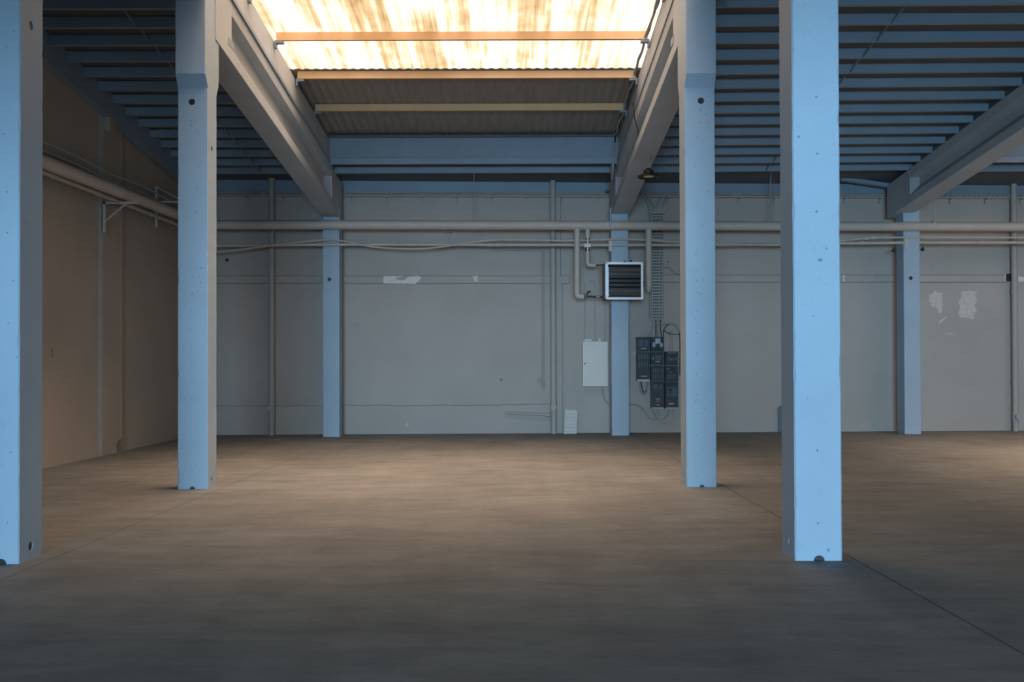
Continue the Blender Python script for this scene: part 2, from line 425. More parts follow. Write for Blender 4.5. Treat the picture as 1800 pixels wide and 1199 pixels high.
column(1397.5, 1481, 985, 7.70, 0.37, 6.7, 'large pale blue concrete column right of centre, the nearest and widest on the right',
       holes=(('L', 1388, 952, 0.026), ('B', 1440, 985, 0.042)))
column(312, 365.3, 860, 12.38, 0.37, 7.0, 'tall pale blue column with a warm lit side, where the left roof beam starts',
       (5.00, 0.15, 0.10), (('F', 337, 179, 0.041), ('R', 372.5, 842, 0.03), ('R', 372.5, 262, 0.034), ('B', 338, 860, 0.034)))
column(1207, 1260, 856, 12.44, 0.42, 7.0, 'tall pale blue concrete column beside the fuse boards, where the middle roof beam starts',
       (5.00, 0.15, 0.10), (('F', 1232, 177, 0.041), ('L', 1202, 840, 0.028), ('L', 1202, 267, 0.03), ('B', 1234, 856, 0.03)))
def Yc(px): return 21.90
column(567.5, 597, 768, 21.70, 0.385, 5.0, 'slim far blue column against the back wall, left of the centre bay', None, (('F', 579, 491, 0.042),))
column(1075.5, 1106, 766, 21.86, 0.385, 5.0, 'slim far blue column against the back wall, behind the unit heater', None, ())
column(1590.5, 1619.5, 763, 22.02, 0.42, 5.05, 'slim far blue column against the back wall, right of the frontmost column', None, (('F', 1601, 489, 0.042),))

# ------------------------------------------------------------------ beams
def beam(x0, x1, zb, H, y0, y1, label):
    c = (x0+x1)/2; w = (x1-x0)/2; mb = MB()
    mb.slope(x0, x1, y0, y0+0.72, zb, zb+H); mb.slope(x0, x1, y1-1.3, y1, zb, zb+H)
    ya, yb_ = y0+0.70, y1-1.28
    rc = 0.145
    prof = [(w, 0), (w, 0.17), (w-rc, 0.34), (w-rc, H-0.23), (w-0.01, H-0.19), (w, H)]
    P = [(c+a, ya, zb+z-0.1*ya) for a, z in prof] + [(c-a, ya, zb+z-0.1*ya) for a, z in reversed(prof)]
    mb.prism(P, (0, yb_-ya, -0.1*(yb_-ya)))
    # splayed end of the recess near the wall
    for s_ in (1, -1):
        xo, xi = c+s_*w, c+s_*(w-rc)
        pts = [(xi, yb_-0.18), (xo, yb_), (xi, yb_)]
        if s_ < 0: pts = [pts[0], pts[2], pts[1]]
        mb.prism([(x, y, zb+0.2-0.1*y) for x, y in pts], (0, 0, H-0.4))
    return tag(mb.build('roof_beam', M['beam'], bevel=0.008), label, 'beam')
beam(-4.15, -3.77, 6.97, 0.84, 12.68, 22.15, 'pale concrete roof beam on the left side of the roof light')
beam(2.20, 2.59, 7.05, 0.76, 12.75, 22.3, 'pale concrete roof beam on the right side of the roof light, above the hanging lamp')
beam(8.50, 8.93, 7.10, 0.74, 12.75, 22.5, 'dark sloping concrete roof beam at the right edge of the frame')
# kerbs: the upstands that carry the raised roof
def kerb(x0, x1, xin, label):
    mb = MB(); mb.slope(x0, x1, YK+0.5, 20.95, 7.80, 8.30)
    e = 0.035 if xin > 0 else -0.035
    xs = sorted((x1 if xin > 0 else x0, (x1 if xin > 0 else x0)+e))
    mb.box(x0, x1, YB, YK+0.5, 6.45, 7.02)
    k = mb.build('roof_kerb', M['beam'], bevel=0.006); tag(k, label, 'kerb')
    MB().slope(xs[0], xs[1], 12.95, 20.9, 7.80, 7.86).build('steel_strip', M['steel'], k)
    return k
kerb(-3.98, -3.78, 1, 'upstand along the left edge of the roof light, on the left roof beam')
kerb(2.22, 2.42, -1, 'upstand along the right edge of the roof light, on the middle roof beam')
kerb(8.70, 8.90, 1, 'upstand above the beam at the right edge of the frame')
struct(MB().box(15.0, 15.2, YB, 23.0, 5.4, 7.1).build('trim_3', M['beam'], org=(15.1, 10, 5.4)))
# beams of the front roof, above the frame
fb = MB()
for x0 in (-4.15, 2.20, 8.50): fb.box(x0, x0+0.38, YB, 12.2, 6.14, 6.5)
struct(fb.build('trim_4', M['beam'], org=(0, 5, 6.14)))

# ------------------------------------------------------------------ purlins
ORD = ['first', 'second', 'third', 'fourth', 'fifth', 'sixth', 'seventh', 'eighth', 'ninth', 'tenth', 'eleventh', 'twelfth', 'thirteenth', 'fourteenth', 'fifteenth']
def cee(mb, x0, x1, h, w, rise=0.0, t=0.012):   # C profile seen from its web, 0,0 at the bottom front edge
    for (ya, yb, za, zb) in ((0, t, 0, h), (t*0.9, w, 0, t), (t*0.9, w, h-t, h), (w-t, w, t*0.9, 0.035)):
        mb.hexa([(x0, ya, za), (x1, ya, za+rise), (x1, yb, za+rise), (x0, yb, za), (x0, ya, zb), (x1, ya, zb+rise), (x1, yb, zb+rise), (x0, yb, zb)])
    return mb
def purlin_row(x0, x1, rise, bay, group, xin):
    first = None; Y = 21.30
    for i in range(14):
        z = 7.805-0.1*Y
        lab = 'blue purlin of the %s, %s from the back wall' % (bay, ORD[i])
        if first is None:
            mb = cee(MB(), x0-xin, x1-xin, 0.155, 0.07, rise)
            first = mb.build('steel_purlin', M['steel'], org=(0, 0, 0)); first.location = (xin, Y, z); tag(first, lab, 'purlin', group)
        else:
            dup(first, (xin, Y, z), lab)
        Y -= 0.592
purlin_row(XL+0.16, -3.99, 0.0, 'dark left bay', 'purlins under the left bay roof', -5.4)
purlin_row(2.43, 8.69, 0.035, 'bay between middle and right beams', 'purlins under the right bay roof', 5.5)
# purlins hidden from most views, closing the roof towards the front
for bay, x0, x1 in (('left', -3.98, 2.3), ('right', 8.95, 14.9)):
    o = cee(MB(), x0, x1, 0.155, 0.07).build('steel_purlin', M['steel'], org=(0, 0, 0)); o.location = (0, 21.30, 7.805-2.13)
    tag(o, 'steel blue purlin under the fascia at the back of the %s' % ('centre bay' if bay == 'left' else 'bay beyond the right beam'), 'purlin', 'purlins at the foot of the fascias')
# edge beam where the left bay roof meets the side wall
tag(MB().slope(XL+0.001, XL+0.16, 12.9, 22.4, 7.55, 7.99).build('edge_beam', M['steel']), 'dark blue edge beam where the left bay roof meets the side wall', 'beam')
# bridging bars between purlins
def bridging(X, label):
    mb = MB(); Y = 21.30
    for i in range(13):
        z = 7.805-0.1*Y
        a = Vector((X, Y, z+0.03)); b = Vector((X, Y-0.592+0.02, z+0.059+0.12))
        mb.hexa([a+Vector((0, 0, -.02)), a+Vector((.012, 0, -.02)), b+Vector((.012, 0, -.05)), b+Vector((0, 0, -.05)),
                 a+Vector((0, 0, .02)), a+Vector((.012, 0, .02)), b+Vector((.012, 0, -.01)), b+Vector((0, 0, -.01))])
        Y -= 0.592
    tag(mb.build('bridging_bar', M['steel']), label, 'bridging bar')
bridging(-5.38, 'thin line of bridging between the purlins of the dark left bay')
bridging(5.45, 'thin line of bridging between the purlins of the bay right of the middle beam')

# raised roof: ochre purlins on the kerbs
def raised(xa, xb, where, grp, names):
    first = None
    for i, (Y, m) in enumerate(((18.95, 'purlin'), (17.37, 'purlin'), (15.80, 'purlin'), (14.23, 'purlin'))):
        z = 8.305-0.1*Y
        if first is None:
            first = thing('roof_light_purlin', ((xa+xb)/2, Y, z), names[i], 'purlin', grp)
            h = cee(MB(), xa+0.03, xb-0.03, 0.128, 0.06)
            h.v = [v+Vector((0, Y, z)) for v in h.v]; h.build('channel', M['purlin'], first)
            for s_, x in ((1, xa), (-1, xb)):
                c = MB(); c.box(min(x, x+s_*0.14), max(x, x+s_*0.14), Y+0.0, Y+0.09, z-0.045, z-0.002); c.box(min(x, x+s_*0.03), max(x, x+s_*0.03), Y+0.0, Y+0.09, z-0.12, z-0.045)
                c.build('bracket', M['steel'], first)
        else: dup(first, ((xa+xb)/2, Y, z), names[i])
raised(-3.77, 2.21, 'centre', 'ochre purlins under the centre roof light',
       ['dull ochre purlin below the brown sheets, between roof light and fascia',
        'glowing ochre purlin along the lower edge of the roof light',
        'glowing ochre purlin crossing the middle of the visible roof light',
        'ochre purlin of the roof light nearest the camera, above the frame'])
# fascia closing the raised roof at its lower end
def fascia(xa, xb, label):
    t = thing('fascia_board', ((xa+xb)/2, 20.6, 5.7), label, 'fascia')
    MB().box(xa, xb, 20.60, 20.66, 5.86, 6.27).build('upper_board', M['steel'], t)
    m = MB(); m.box(xa, xb, 20.57, 20.66, 5.72, 5.855); m.box(xa, xb, 20.545, 20.57, 5.845, 5.857); m.build('lower_board', M['steel'], t, bevel=0.004)
    m = MB(); m.box(xa-0.1, xb+0.1, 20.56, 20.99, 6.272, 6.32); m.build('flashing', M['deck'], t)
fascia(-3.77, 2.21, 'dark blue fascia closing the raised centre roof above the back wall')
fascia(8.93, 14.95, 'dark blue fascia seen beyond the beam at the right edge of the frame')

# eave beam along the back wall and its tilted length
ev = MB(); bw(ev, XL+0.0, 15.0, 5.47, 5.76, 0.0, 0.11)
tag(ev.build('eave_beam', M['steel']), 'long dark blue eave beam along the top of the back wall', 'beam')
A = wp(1478, 313, 0.5); B = wp(1573, 327, 0.5)
tag(MB().tube([A, B], 0.075, 4).build('tie_bar', M['steel']), 'short tilted dark blue bar just left of the beam at the right edge', 'bar')

# ------------------------------------------------------------------ back wall relief
def wstrip(py0, py1, px0, px1, o): return MB().wbox(px0, py0, px1, py1, 0.0, o)
band = MB(); band.wbox(300, 485.5, 1000, 497.5, 0, 0.035)
band = struct(band.build('trim_5', M['wall'], org=tuple(wp(700, 497, 0))))
band2 = MB(); band2.wbox(1110, 484, 1771, 495.5, 0, 0.028); band2.wbox(1790, 484, 1990, 495.5, 0, 0.028)
band2 = struct(band2.build('trim_6', M['wall'], org=tuple(wp(1500, 495, 0))))
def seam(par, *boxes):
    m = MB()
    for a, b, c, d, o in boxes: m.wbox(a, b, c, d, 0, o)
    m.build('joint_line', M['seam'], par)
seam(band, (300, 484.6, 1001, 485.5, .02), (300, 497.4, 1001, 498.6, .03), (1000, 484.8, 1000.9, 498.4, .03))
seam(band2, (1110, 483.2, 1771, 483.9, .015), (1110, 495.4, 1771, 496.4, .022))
def wpoly(px, off, th):                # ragged flat patch lying on the wall
    P = [wp(a, b, off+th) for a, b in px]
    P.reverse()
    return MB().prism(P, (0, th*0.95, 0))
def ragged(poly, amp=0.8, step=4):
    out = []
    for i in range(len(poly)):
        a, b = poly[i], poly[(i+1) % len(poly)]
        d = math.hypot(b[0]-a[0], b[1]-a[1]); n = max(1, int(d/step))
        for k in range(n):
            t = k/n; j = amp if k else 0
            out.append((a[0]+(b[0]-a[0])*t+random.uniform(-j, j), a[1]+(b[1]-a[1])*t+random.uniform(-j, j)))
    return out
def patch(poly, off, par, name='bare_patch', m='white', amp=0.7):
    wpoly(ragged(poly, amp), off, 0.003).build(name, M[m], par)
patch([(674.5, 485.5), (700, 485.5), (703, 484.5), (712, 486.5), (734, 484.5), (741.5, 488), (738, 492), (730, 499), (702, 498.5), (674.5, 498)], 0.036, band)
patch([(698, 487.5), (706, 485.5), (717, 487), (713, 491), (703, 493), (695, 491)], 0.040, band, 'flaked_patch', 'wall')
patch([(830, 486), (840, 484.5), (840, 496), (834, 494)], 0.036, band)
patch([(1481, 484), (1486, 484), (1484, 489), (1486, 495), (1482, 495)], 0.030, band2)
patch([(1766.5, 481), (1771, 481), (1771, 495), (1766.5, 495)], 0.030, band2)
patch([(1790, 485), (1800, 487), (1812, 486), (1812, 495), (1790, 495)], 0.030, band2)
# plinth with a rough upper edge
pl = ragged([(300, 713.5), (565, 714), (610, 712), (640, 713.5), (672, 712), (700, 714), (760, 712.5), (820, 713), (880, 712), (965, 711)], 0.7, 7)
P = [wp(a, b, 0.012) for a, b in pl]
P = [p for i, p in enumerate(P) if i == 0 or p.x > P[i-1].x]
pm = MB()
for a, b in zip(P[:-1], P[1:]):
    pm.hexa([(a.x, a.y, 0), (b.x, b.y, 0), (b.x, b.y+.02, 0), (a.x, a.y+.02, 0), (a.x, a.y, a.z), (b.x, b.y, b.z), (b.x, b.y+.02, b.z), (a.x, a.y+.02, a.z)])
pl_o = struct(pm.build('baseboard_back', M['wall'], org=(-2, 22.6, 0)))
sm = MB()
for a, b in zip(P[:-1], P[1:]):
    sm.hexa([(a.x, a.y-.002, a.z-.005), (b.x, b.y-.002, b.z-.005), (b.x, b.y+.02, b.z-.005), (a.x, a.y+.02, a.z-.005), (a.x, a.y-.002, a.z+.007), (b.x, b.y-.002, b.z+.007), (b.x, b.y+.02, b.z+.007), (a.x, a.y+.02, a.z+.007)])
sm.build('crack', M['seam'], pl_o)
patch([(712, 745), (719, 743), (718, 749), (713, 750)], 0.013, wall_back, 'chipped_spot', 'copper', 0.5)
for (cx, cy, r, nm) in ((399, 457, 3.2, 'wall_hole'), (881, 667.5, 1.8, 'wall_hole'), (1250, 494, 0.9, 'wall_hole'), (1174, 461, 1.2, 'wall_hole')):
    wpoly([(cx+r*math.cos(a*PI/6), cy+r*math.sin(a*PI/6)) for a in range(12)], 0.0, 0.004).build(nm, M['black'], wall_back)
# filler smears right of the far right column
patch([(1634, 518), (1640, 516), (1644, 510), (1648, 514), (1658, 514), (1656, 524), (1656, 548), (1652, 553), (1648, 543), (1640, 540), (1636, 532), (1633, 530)], 0.0, wall_back, 'filler_smear', 'smear', 1.6)
patch([(1690, 514), (1700, 512), (1718, 512), (1714, 520), (1717, 528), (1713, 537), (1718, 545), (1712, 553), (1714, 560), (1690, 559), (1685, 552), (1688, 540), (1685, 533), (1689, 525)], 0.0, wall_back, 'filler_smear', 'smear', 1.6)
patch([(1649, 566), (1664, 556), (1666, 557), (1652, 569)], 0.0, wall_back, 'filler_smear', 'smear', 0.5)
patch([(1656, 588), (1668, 585.5), (1678, 587), (1668, 588)], 0.0, wall_back, 'filler_smear', 'smear', 0.4)
# vertical seam between wall panels and chase beside the downpipe
ch = MB(); ch.wbox(976.5, 340, 985, 486, 0, 0.045); ch.wbox(976.5, 497, 988.5, 763, 0, 0.05)
ch = struct(ch.build('trim_7', M['wall'], org=tuple(wp(982, 763, 0))))
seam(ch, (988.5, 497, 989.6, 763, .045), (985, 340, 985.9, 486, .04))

# ------------------------------------------------------------------ left wall details
def lw(px, py, X):                     # point at a given X, seen at (px, py)
    d = ray(px, py); t = X/d.x; return CAMLOC+d*t
a = lw(176, 358, XL+0.03); b = lw(176, 799, XL+0.03)
struct(MB().box(XL, XL+0.004, 16.98, 17.14, 0, 5.95).build('trim_8', mat('pale blue strip paint', (0.34, 0.37, 0.40), 0.7), org=(XL, 17, 0)))
struct(MB().box(XL, XL+0.003, 17.94, 18.0, 0, 5.6).build('trim_9', M['wall2'], org=(XL, 18, 0)))
def lpatch(poly, X, nm, m):
    P = [lw(px, py, X) for px, py in ragged(poly, 0.5, 4)]
    MB().prism(P, (-0.003, 0, 0)).build(nm, M[m], wall_left)
lpatch([(208, 775), (213, 771), (214, 776), (211, 781), (215, 790), (209, 795), (207, 788)], XL+0.02, 'chipped_spot', 'seam')
lpatch([(91, 613), (93, 612), (93, 628), (91, 627)], XL+0.004, 'scratch', 'seam')

# side pipe along the left wall that turns into the long pipe along the back wall
XP = -6.72
p0 = Vector((XP, 9.0, 4.45)); p1 = Vector((XP, 14.3, 4.47)); p2 = Vector((XP, wallY(XP)-1.0, 4.63))
R_ = wp(1900, 399.2, 1.0); mid = [wp(x, y, 1.0) for x, y in ((380, 395.2), (620, 395.4), (900, 396), (1200, 396.6), (1500, 398), (1800, 398.8))]
path = bendpath([p0, p1, p2] + mid + [R_], 0.25)
main = thing('heating_pipe', (0, 21.6, 4.55), 'thick pale grey heating pipe running along the left wall and across the whole back wall', 'pipe')
MB().tube(path, 0.102, 20).build('pipe_run', M['pipe'], main)
for x in (833, 1076, 1314, 1640):
    c = wp(x, 396.5, 1.0); MB().tube([c-Vector((.025, 0, 0)), c+Vector((.025, 0, 0))], 0.108, 20).build('collar', M['pipe'], main)
for x, yt in ((833, 290), (1355, 292), (1641, 356)):
    c = wp(x, 396.5, 1.0); t_ = wp(x, yt, 1.0); MB().tube([c, t_], 0.009, 6).build('hanger_rod', M['cable'], main)
# thin cables above and a thin pipe below the side pipe
for k, (dx, dz, r, m, lab) in enumerate(((-0.20, 0.21, 0.022, 'cable', 'thin dark cable above the thick pipe on the left wall, closest to the wall'),
                                    (-0.05, 0.27, 0.016, 'cable', 'thin cable above the thick pipe on the left wall, farther from it'),)):
    pts = [Vector((XP+dx, y, 4.45+0.012*(y-9)+dz+0.02*math.sin(y*2.1+k))) for y in [9+i*0.6 for i in range(22)]]
    tag(MB().tube(pts, r, 8).build('cable', M[m]), lab, 'cable')
sp = MB().tube([Vector((XP-0.05, y, 4.42+0.014*(y-9)-0.16)) for y in (9, 14, 18, 21.4)], 0.032, 10)
sp = tag(sp.build('thin_pipe', M['wpipe']), 'thin pipe with joints hung right under the thick pipe on the left wall', 'pipe')
for y in (14.6, 16.2, 18.6): MB().tube([Vector((XP-0.05, y, 4.42+0.014*(y-9)-0.16)), Vector((XP-0.05, y+0.09, 4.42+0.014*(y-9)-0.16))], 0.040, 10).build('pipe_joint', M['wpipe'], sp)
def wall_bracket(Y, z, label, up=False):
    t = thing('pipe_bracket', (XL, Y, z-0.5), label, 'bracket', None)
    MB().box(XL+0.03, XL+0.07, Y-0.02, Y+0.02, z-0.52, z).build('upright', M['wpipe'], t)
    MB().box(XL+0.03, XL+0.62, Y-0.02, Y+0.02, z-0.035, z).build('arm', M['wpipe'], t)
    if up: MB().tube([(XL+0.05, Y, z+0.28), (XL+0.58, Y, z)], 0.014, 6).build('brace', M['wpipe'], t); MB().box(XL+0.03, XL+0.07, Y-0.02, Y+0.02, z, z+0.3).build('upright', M['wpipe'], t)
    else: MB().tube([(XL+0.05, Y, z-0.34), (XL+0.42, Y, z-0.03)], 0.016, 6).build('brace', M['wpipe'], t)
wall_bracket(17.1, 4.37, 'triangular steel bracket under the thick pipe on the left wall, at the pale strip')
wall_bracket(19.6, 4.80, 'thin steel bracket above the thick left wall pipe, beside the warm lit column', True)
vb = lw(200, 218, XL+0.15)
tag(MB().box(XL, XL+0.14, vb.y-0.12, vb.y+0.12, vb.z-0.14, vb.z+0.14).build('wall_box', M['wall2'], bevel=0.01), 'small square box high on the left wall under the roof', 'box')

# ------------------------------------------------------------------ pipes along the back wall
sp2 = thing('service_pipe', tuple(wp(900, 430, .93)), 'thin straight grey pipe running along the back wall below the thick pipe', 'pipe')
pts = [wp(x, y, 0.93) for x, y in ((200, 433), (380, 432), (560, 430), (700, 430), (900, 430.5), (1200, 430.8), (1500, 427.5), (1600, 426.5), (1900, 426.5))]
MB().tube(pts, 0.033, 12).build('pipe_run', M['pipe'], sp2)
for x, y in ((563, 430), (861, 430.5), (874, 430.5), (1515, 427), (1724, 426.5)):
    c = wp(x, y, 0.93); MB().tube([c-Vector((.045, 0, 0)), c+Vector((.045, 0, 0))], 0.042, 12).build('pipe_joint', M['pipe'], sp2)
for x, y in ((1073, 432), (1593, 427)):
    m = MB(); m.wbox(x-3, y-9, x+3, y+10, 0.90, 0.985); m.build('clip', M['pipe'], sp2)
sp3 = thing('service_pipe', tuple(wp(900, 423, .95)), 'thin wavy grey hose sagging along the straight pipe on the back wall', 'pipe')
pts = [wp(x, y, 0.99) for x, y in ((300, 447), (380, 443), (430, 437.5), (480, 431), (520, 426), (560, 422.6), (590, 422), (620, 427), (655, 434), (700, 437), (745, 437), (790, 432), (820, 427), (858, 422.8), (880, 421.5), (940, 422), (1000, 423), (1060, 421), (1100, 420.5), (1150, 422.5), (1197, 426), (1260, 428), (1370, 431), (1440, 427), (1480, 423), (1528, 418.5), (1570, 417.5), (1680, 417.5), (1900, 418))]
MB().tube(smooth_path(pts, 3), 0.021, 10).build('hose_run', M['pipe'], sp3)
for x, y in ((855, 423), (866, 422), (1523, 419), (1533, 418.2), (570, 422)):
    c = wp(x, y, 0.99); MB().tube([c-Vector((.045, 0, 0)), c+Vector((.045, 0, 0))], 0.034, 12).build('pipe_joint', M['pipe'], sp3)

# cable tray
tray = thing('cable_tray', tuple(wp(900, 338, .1)), 'long perforated grey cable tray along the top of the back wall, below the eave beam', 'cable tray')
m = MB(); A = wp(300, 338.5, .2); 
for x0, x1, y0, y1 in ((200, 1900, 0, 0),):
    L_ = wp(200, 339, 0.17); Rr = wp(1990, 333, 0.17)
    for o0, o1, z0, z1 in ((0.02, 0.15, 0.0, 0.012), (0.145, 0.155, 0.0, 0.018), (0.145, 0.155, 0.066, 0.08)):
        m.hexa([(L_.x, wallY(L_.x)-o1, 5.375+z0), (Rr.x, wallY(Rr.x)-o1, 5.375+z0), (Rr.x, wallY(Rr.x)-o0, 5.375+z0), (L_.x, wallY(L_.x)-o0, 5.375+z0),
                (L_.x, wallY(L_.x)-o1, 5.375+z1), (Rr.x, wallY(Rr.x)-o1, 5.375+z1), (Rr.x, wallY(Rr.x)-o0, 5.375+z1), (L_.x, wallY(L_.x)-o0, 5.375+z1)])
    x = L_.x; k = 0
    while x < Rr.x:                    # lattice of the perforated side
        a = Vector((x, wallY(x)-0.15, 5.385 if k % 2 else 5.45)); b = Vector((x+0.055, wallY(x)-0.15, 5.45 if k % 2 else 5.385))
        m.tube([a, b], 0.009, 4); x += 0.055; k += 1
m.build('tray_side', M['pipe'], tray)
for x in [434, 496] + [617+i*62 for i in range(20)]:
    if 565 < x < 597 or abs(x-972) < 10 or abs(x-1785) < 8: continue
    m = MB(); p = wp(x, 341, .06)
    m.box(p.x-0.015, p.x+0.015, wallY(p.x)-0.17, wallY(p.x), 5.345, 5.372); m.box(p.x-0.02, p.x+0.02, wallY(p.x)-0.05, wallY(p.x), 5.26, 5.345)
    m.build('tray_bracket', M['wpipe'], tray)

# downpipes
def downpipe(px, top, label, collars, clean):
    p = wp(px, 700, 0.2); y = p.y; x = p.x
    t = thing('downpipe', (x, y, 0), label, 'pipe', None)
    zt = wp(px, top, 0.2).z
    MB().tube([(x, y, 0), (x, y, zt)], 0.066, 16).build('pipe_run', M['wpipe'], t)
    m = MB(); m.tube([(x, y, zt-0.05), (x, y, zt+0.06)], [0.075, 0.10], 16); m.build('funnel', M['wpipe'], t)
    for c in collars:
        z = wp(px, c, 0.2).z; MB().tube([(x, y, z-0.05), (x, y, z+0.05)], 0.073, 16).build('collar', M['wpipe'], t)
        MB().box(x-0.02, x+0.02, y, wallY(x), z-0.02, z+0.02).build('wall_clamp', M['wpipe'], t)
    z = wp(px, clean, 0.2).z
    m = MB(); m.tube([(x, y, z-0.1), (x, y, z+0.12)], 0.073, 16); m.tube([(x, y-0.05, z), (x, y-0.13, z)], 0.052, 16); m.tube([(x, y-0.13, z), (x, y-0.145, z)], 0.06, 16)
    m.build('cleanout', M['wpipe'], t)
    return t
downpipe(477.5, 314, 'grey downpipe on the back wall left of the far left column', (547, 392), 718)
downpipe(973, 312, 'grey downpipe on the back wall between the far left column and the unit heater', (475, 541), 716)
downpipe(1785, 316, 'grey downpipe on the back wall near the right edge of the frame', (512, 674), 732)
# small slanted waste pipe
a = wp(887, 726, 0.12); b = wp(962, 729.5, 0.15)
t = thing('waste_pipe', tuple(a), 'short slightly sloping waste pipe joining the downpipe near the floor', 'pipe')
MB().tube([a, b], 0.028, 12).build('pipe_run', M['wpipe'], t)
MB().tube([b-Vector((0.04, 0, 0)), b+Vector((0.06, 0, 0))], 0.05, 12).build('elbow', M['wpipe'], t)
# thin pair of conduits with a wall tap
t = thing('conduit', tuple(wp(953, 683, .03)), 'thin conduit going down the back wall to a small tap, left of the middle downpipe', 'conduit')
for dx in (0, 3.2):
    MB().tube(bendpath([wp(864, 439+dx*0.3, 0.05), wp(952.5+dx, 440.5-dx*.3, 0.05), wp(953+dx, 683, 0.05)], 0.06), 0.010, 8).build('conduit_run', M['wpipe'], t)
MB().tube([wp(954.5, 672, .05), wp(954.5, 684, .05)], 0.026, 10).build('end_cap', M['wpipe'], t)
m = MB(); c = wp(948, 667.5, 0.09); m.tube([c+Vector((0.04*math.cos(k*PI/5), 0, 0.04*math.sin(k*PI/5))) for k in range(10)], 0.010, 6, closed=True); m.tube([wp(948, 667.5, 0.0), wp(948, 667.5, 0.1)], 0.014, 8); m.tube([wp(943, 667, .09), wp(953, 668, .09)], 0.01, 6)
m.build('tap_handle', M['cable'], t)
m = MB()
m.tube(bendpath([wp(1036, 494, .03), wp(1045, 495, .03), wp(1046, 600, .03)], .03), 0.012, 8)
tag(m.build('conduit', M['wpipe']), 'thin conduit dropping to the cream cabinet, right one of the pair', 'conduit')
tag(MB().tube([wp(1028, 497, .03), wp(1027.5, 600, .03)], .010, 8).build('conduit', M['wpipe']), 'thin conduit dropping to the left side of the cream cabinet', 'conduit')
tag(MB().tube([wp(1064, 525, .03), wp(1063, 600, .03)], .012, 8).build('conduit', M['wpipe']), 'thin conduit between the unit heater and the right side of the cream cabinet', 'conduit')

# ------------------------------------------------------------------ cream cabinet
t = thing('electrical_cabinet', tuple(wp(1046, 680, .15)), 'closed cream metal cabinet on the back wall, left of the far middle column', 'cabinet')
m = MB(); m.wbox(1024.5, 600.5, 1069.3, 679.5, 0.0, 0.22); m.build('body', M['cab'], t, bevel=0.006)
m = MB(); m.wbox(1024.0, 600.3, 1068.0, 679.3, 0.224, 0.245); m.build('door', M['cab'], t, bevel=0.006)
m = MB(); c = wp(1028, 639.5, .245); m.tube([c, c-Vector((0, .012, 0))], 0.017, 12); m.build('lock', M['black'], t)
for a_, b_ in ((1028, 1040), (1052, 1056)):
    m = MB(); m.wbox(a_, 596, b_, 600.2, 0, .08); m.build('cable_gland', M['white'], t)
tag(MB().tube(smooth_path([wp(1059, 680, .08), wp(1060, 692, .1), wp(1064, 704, .14), wp(1072, 710, .2), wp(1090, 711, .3), wp(1108, 711, .2), wp(1122, 713, .1), wp(1132, 722, .06), wp(1141, 734, .06), wp(1150, 738, .06), wp(1156, 733, .06), wp(1157, 719, .06)]), 0.014, 8).build('cable', M['cable']),
    'grey cable from under the cream cabinet behind the column to the fuse boards', 'cable')

# ------------------------------------------------------------------ unit heater
HC = at(1098, 493.5, 21.02)
t = thing('unit_heater', (HC.x, HC.y+0.3, at(1098, 526, 21.02).z), 'square unit heater with bright frame and dark louvres, before the far middle column', 'heater')
RZ = math.radians(4)
Rm = Matrix.Rotation(RZ, 3, 'Z')
def hb(mb, x0, x1, y0, y1, z0, z1, rx=0.0):    # box in heater space: x right, y back, z up from the centre of the front
    c = Vector(((x0+x1)/2, (y0+y1)/2, (z0+z1)/2)); p = HC + Rm @ c
    return mb.rbox(p, x1-x0, y1-y0, z1-z0, RZ, 0, rx)
HW = 0.392
m = MB(); hb(m, -HW, -HW+0.02, 0.03, 0.5, -HW, HW); hb(m, HW-0.02, HW, 0.03, 0.5, -HW, HW); hb(m, -HW, HW, 0.03, 0.5, HW-0.02, HW); hb(m, -HW, HW, 0.03, 0.5, -HW, -HW+0.02); hb(m, -HW, HW, 0.46, 0.5, -HW, HW)
m.build('casing', M['brown'], t)
m = MB(); hb(m, -HW-0.005, -HW+0.04, 0, 0.035, -HW, HW); hb(m, HW-0.04, HW+0.005, 0, 0.035, -HW, HW); hb(m, -HW, HW, 0, 0.035, HW-0.045, HW+0.004); hb(m, -HW, HW, 0, 0.035, -HW-0.004, -HW+0.04)
hb(m, -HW-0.012, -HW-0.002, 0.06, 0.075, -HW+.02, HW-.02)
m.build('front_frame', M['frame'], t)
m = MB(); hb(m, -HW+0.02, HW-0.02, 0.15, 0.17, -HW+0.02, HW-0.02); m.build('coil', M['black'], t)
zz = -HW+0.085
for i in range(8):
    m = MB(); hb(m, -HW+0.045, HW-0.045, 0.03, 0.085, zz-0.003, zz+0.003, math.radians(-48 if i in (1, 5, 6) else -22)); m.build('louvre', M['brown' if i in (0, 1, 5, 6) else 'black'], t); zz += 0.089  # black slats put the shade of the gaps into colour, lit ones brown
m = MB()
for k in range(12): hb(m, -HW+0.042, -HW+0.058, 0.02, 0.05, -HW+0.07+k*0.052, -HW+0.105+k*0.052)
m.build('louvre_hinge', M['frame'], t)
m = MB(); hb(m, 0.03, 0.08, 0.2, 0.3, HW, HW+0.05); hb(m, 0.17, 0.20, 0.2, 0.3, HW, HW+0.07); hb(m, 0.05, 0.3, 0.22, 0.26, HW, HW+0.02); m.build('mounting_lug', M['black'], t)
for z_ in (0.1, -0.2):
    m = MB(); hb(m, -0.1, 0.1, 0.5, 0.88, z_, z_+0.06); m.build('wall_arm', M['black'], t)
m = MB(); hb(m, HW, HW+0.06, 0.2, 0.3, -0.12, 0.0); m.build('junction_box', M['black'], t)
